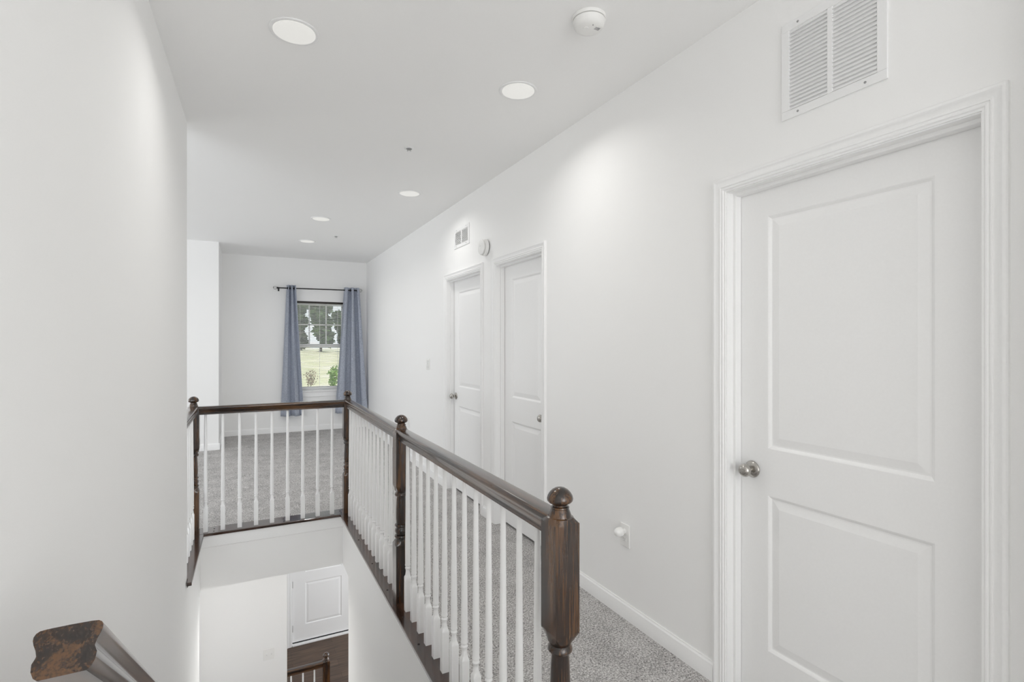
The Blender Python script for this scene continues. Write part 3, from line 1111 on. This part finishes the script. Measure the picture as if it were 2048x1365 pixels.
def curtain(lab, top, bot, zt, zb, folds, amp, phase, ngrom):
    """top/bot = lists of (u, x) stops"""
    def interp(st, u):
        for (u0, x0), (u1, x1) in zip(st, st[1:]):
            if u <= u1:
                return x0 + (x1 - x0) * (u - u0) / (u1 - u0)
        return st[-1][1]
    cxm = (top[0][1] + top[-1][1]) / 2
    root = thing('curtain', (cxm, ROD_Y, zb(0.5)), lab, 'curtain', 'window curtains')
    z0_ = zb(0.5)
    m = MB()
    NU, NZ = 90, 40
    rings = []
    for j in range(NZ + 1):
        t = j / NZ
        row = []
        for i in range(NU + 1):
            u = i / NU
            z = zt + (zb(u) - zt) * t
            x = interp(top, u) * (1 - t) + interp(bot, u) * t
            x += (0.006 + 0.012 * t) * math.sin(2 * PI * folds * 2 * u + 1.3)
            a = amp * (0.75 + 0.35 * t)
            sv = math.sin(2 * PI * folds * u + phase + 0.5 * math.sin(3 * t + 2 * u))
            y = a * math.copysign(abs(sv) ** 0.7, sv) + 0.006 * math.sin(5 * u + 6 * t)
            row.append((x - cxm, y, z - z0_))
        rings.append(row)
    m.rings(rings, cap=False, closed=False)
    o = m.build('drape', M_FABRIC, root, smooth=60)
    so = o.modifiers.new('thick', 'SOLIDIFY')
    so.thickness = 0.003
    for k in range(ngrom):
        u = (k + 0.5) / ngrom
        x = interp(top, u)
        g = MB()
        R_, r_ = 0.021, 0.004
        rr_ = []
        for i in range(24):
            a = 2 * PI * i / 24
            rr_.append([(r_ * math.sin(b * PI / 4), (R_ + r_ * math.cos(b * PI / 4)) * math.cos(a), (R_ + r_ * math.cos(b * PI / 4)) * math.sin(a)) for b in range(8)])
        rr_.append(rr_[0])
        g.rings(rr_, cap=False)
        g.build('grommet', M_BLACK, root, smooth=60, loc=(x - cxm, 0, 2.274 + (x - 1.01) * 0.0108 - z0_))


curtain('left blue grey curtain gathered beside the window', [(0, 0.545), (1, 0.668)], [(0, 0.452), (0.5, 0.62), (1, 0.772)], 2.316, lambda u: 0.33, 2.5, 0.055, 0.6, 4)
curtain('right blue grey curtain gathered by the hall wall corner', [(0, 1.383), (0.35, 1.47), (1, 1.607)], [(0, 1.235), (0.45, 1.47), (1, 1.715)], 2.321, lambda u: 0.335 + 0.07 * max(0, u - 0.4), 2.5, 0.055, 2.2, 4)

# ------------------------------------------------------------------ outdoors


def ground_z(x, y):
    if y < 16:
        z = LOW - 0.1
    elif y < 25:
        z = LOW - 0.1 + (y - 16) / 9 * 2.45
    else:
        z = -0.88 + (min(y, 39) - 25) * 0.118 + max(0, y - 39) * 0.01
    return z + 0.10 * math.sin(x * 0.6) + 0.08 * math.sin(y * 0.9 + x * 0.3)


g = MB()
rows = []
ys = [BACK + 0.3 + i * 1.2 for i in range(46)]
xs = [-22 + i * 1.4 for i in range(34)]
g.rings([[(x, y, ground_z(x, y)) for x in xs] for y in ys], cap=False, closed=False)
lawn = g.build('lawn', M_LAWN, smooth=60)
tag(lawn, 'sunlit grass bank rising outside the far window', 'lawn', None, 'structure')


def tree(x, y, hgt, rad, n, lab, mat=M_LEAF, leaf=0.35, name='tree', low=0.12, cat='tree', grp='trees outside the window'):
    z = ground_z(x, y)
    r = thing(name, (x, y, z - 0.05), lab, cat, grp)
    MB().lathe([(0, hgt * 0.014), (hgt * 0.3, hgt * 0.011), (hgt * 0.85, hgt * 0.004)], 'z', (0, 0, 0), 10).build('trunk', M_BARK, r, smooth=60)
    m = MB()
    blobs = []
    for k in range(16):
        a = random.uniform(0, 2 * PI)
        q = random.uniform(0, 0.75) * rad
        zz = hgt * random.uniform(low + 0.05, 0.92)
        blobs.append((q * math.cos(a), q * math.sin(a), zz, rad * random.uniform(0.35, 0.6)))
    for k in range(n):
        bx_, by_, bz_, br_ = random.choice(blobs)
        v = Vector((random.gauss(0, 1), random.gauss(0, 1), random.gauss(0, 1))).normalized() * br_ * random.uniform(0.6, 1.0)
        c = Vector((bx_, by_, bz_)) + v
        if c.z < hgt * low * 0.4:
            c.z = hgt * low * 0.4 + random.uniform(0, 0.3) * hgt
        e1 = Vector((random.gauss(0, 1), random.gauss(0, 1), random.gauss(0, 1))).normalized()
        e2 = e1.cross(Vector((random.gauss(0, 1), random.gauss(0, 1), random.gauss(0, 1)))).normalized()
        s1 = leaf * random.uniform(0.6, 1.2)
        s2 = s1 * 0.55
        m.quad(tuple(c - e1 * s1), tuple(c + e2 * s2), tuple(c + e1 * s1), tuple(c - e2 * s2))
    m.build('foliage', mat, r)


for k, (x, y, hh, rd, n_, lab) in enumerate([
        (2.3, 41, 6.5, 1.30, 2600, 'leafy tree at the top of the grass bank, left in the window'),
        (5.0, 41.3, 7.5, 1.30, 2600, 'leafy tree at the top of the grass bank, middle of the window'),
        (7.7, 41, 6.8, 1.30, 2600, 'leafy tree at the top of the grass bank, right in the window'),
        (0.4, 46, 9, 1.12, 2600, 'tall tree in the back row behind the left curtain'),
        (4.0, 46, 10, 1.12, 2600, 'tall tree in the back row, seen between two nearer trees on the left'),
        (7.6, 46, 9.5, 1.12, 2600, 'tall tree in the back row, seen between two nearer trees on the right')]):
    tree(x, y, hh, rd, n_, lab, leaf=0.27, low=0.02)
tree(3.72, 25.5, 1.3, 0.36, 700, 'small bright green bush on the lawn, right in the window', M_LEAF2, 0.06, 'bush', 0.05, 'bush', 'bushes on the lawn')
tree(2.62, 25.2, 1.1, 0.36, 360, 'small dry brown bush on the lawn, left in the window', M_DRY, 0.045, 'bush', 0.05, 'bush', 'bushes on the lawn')
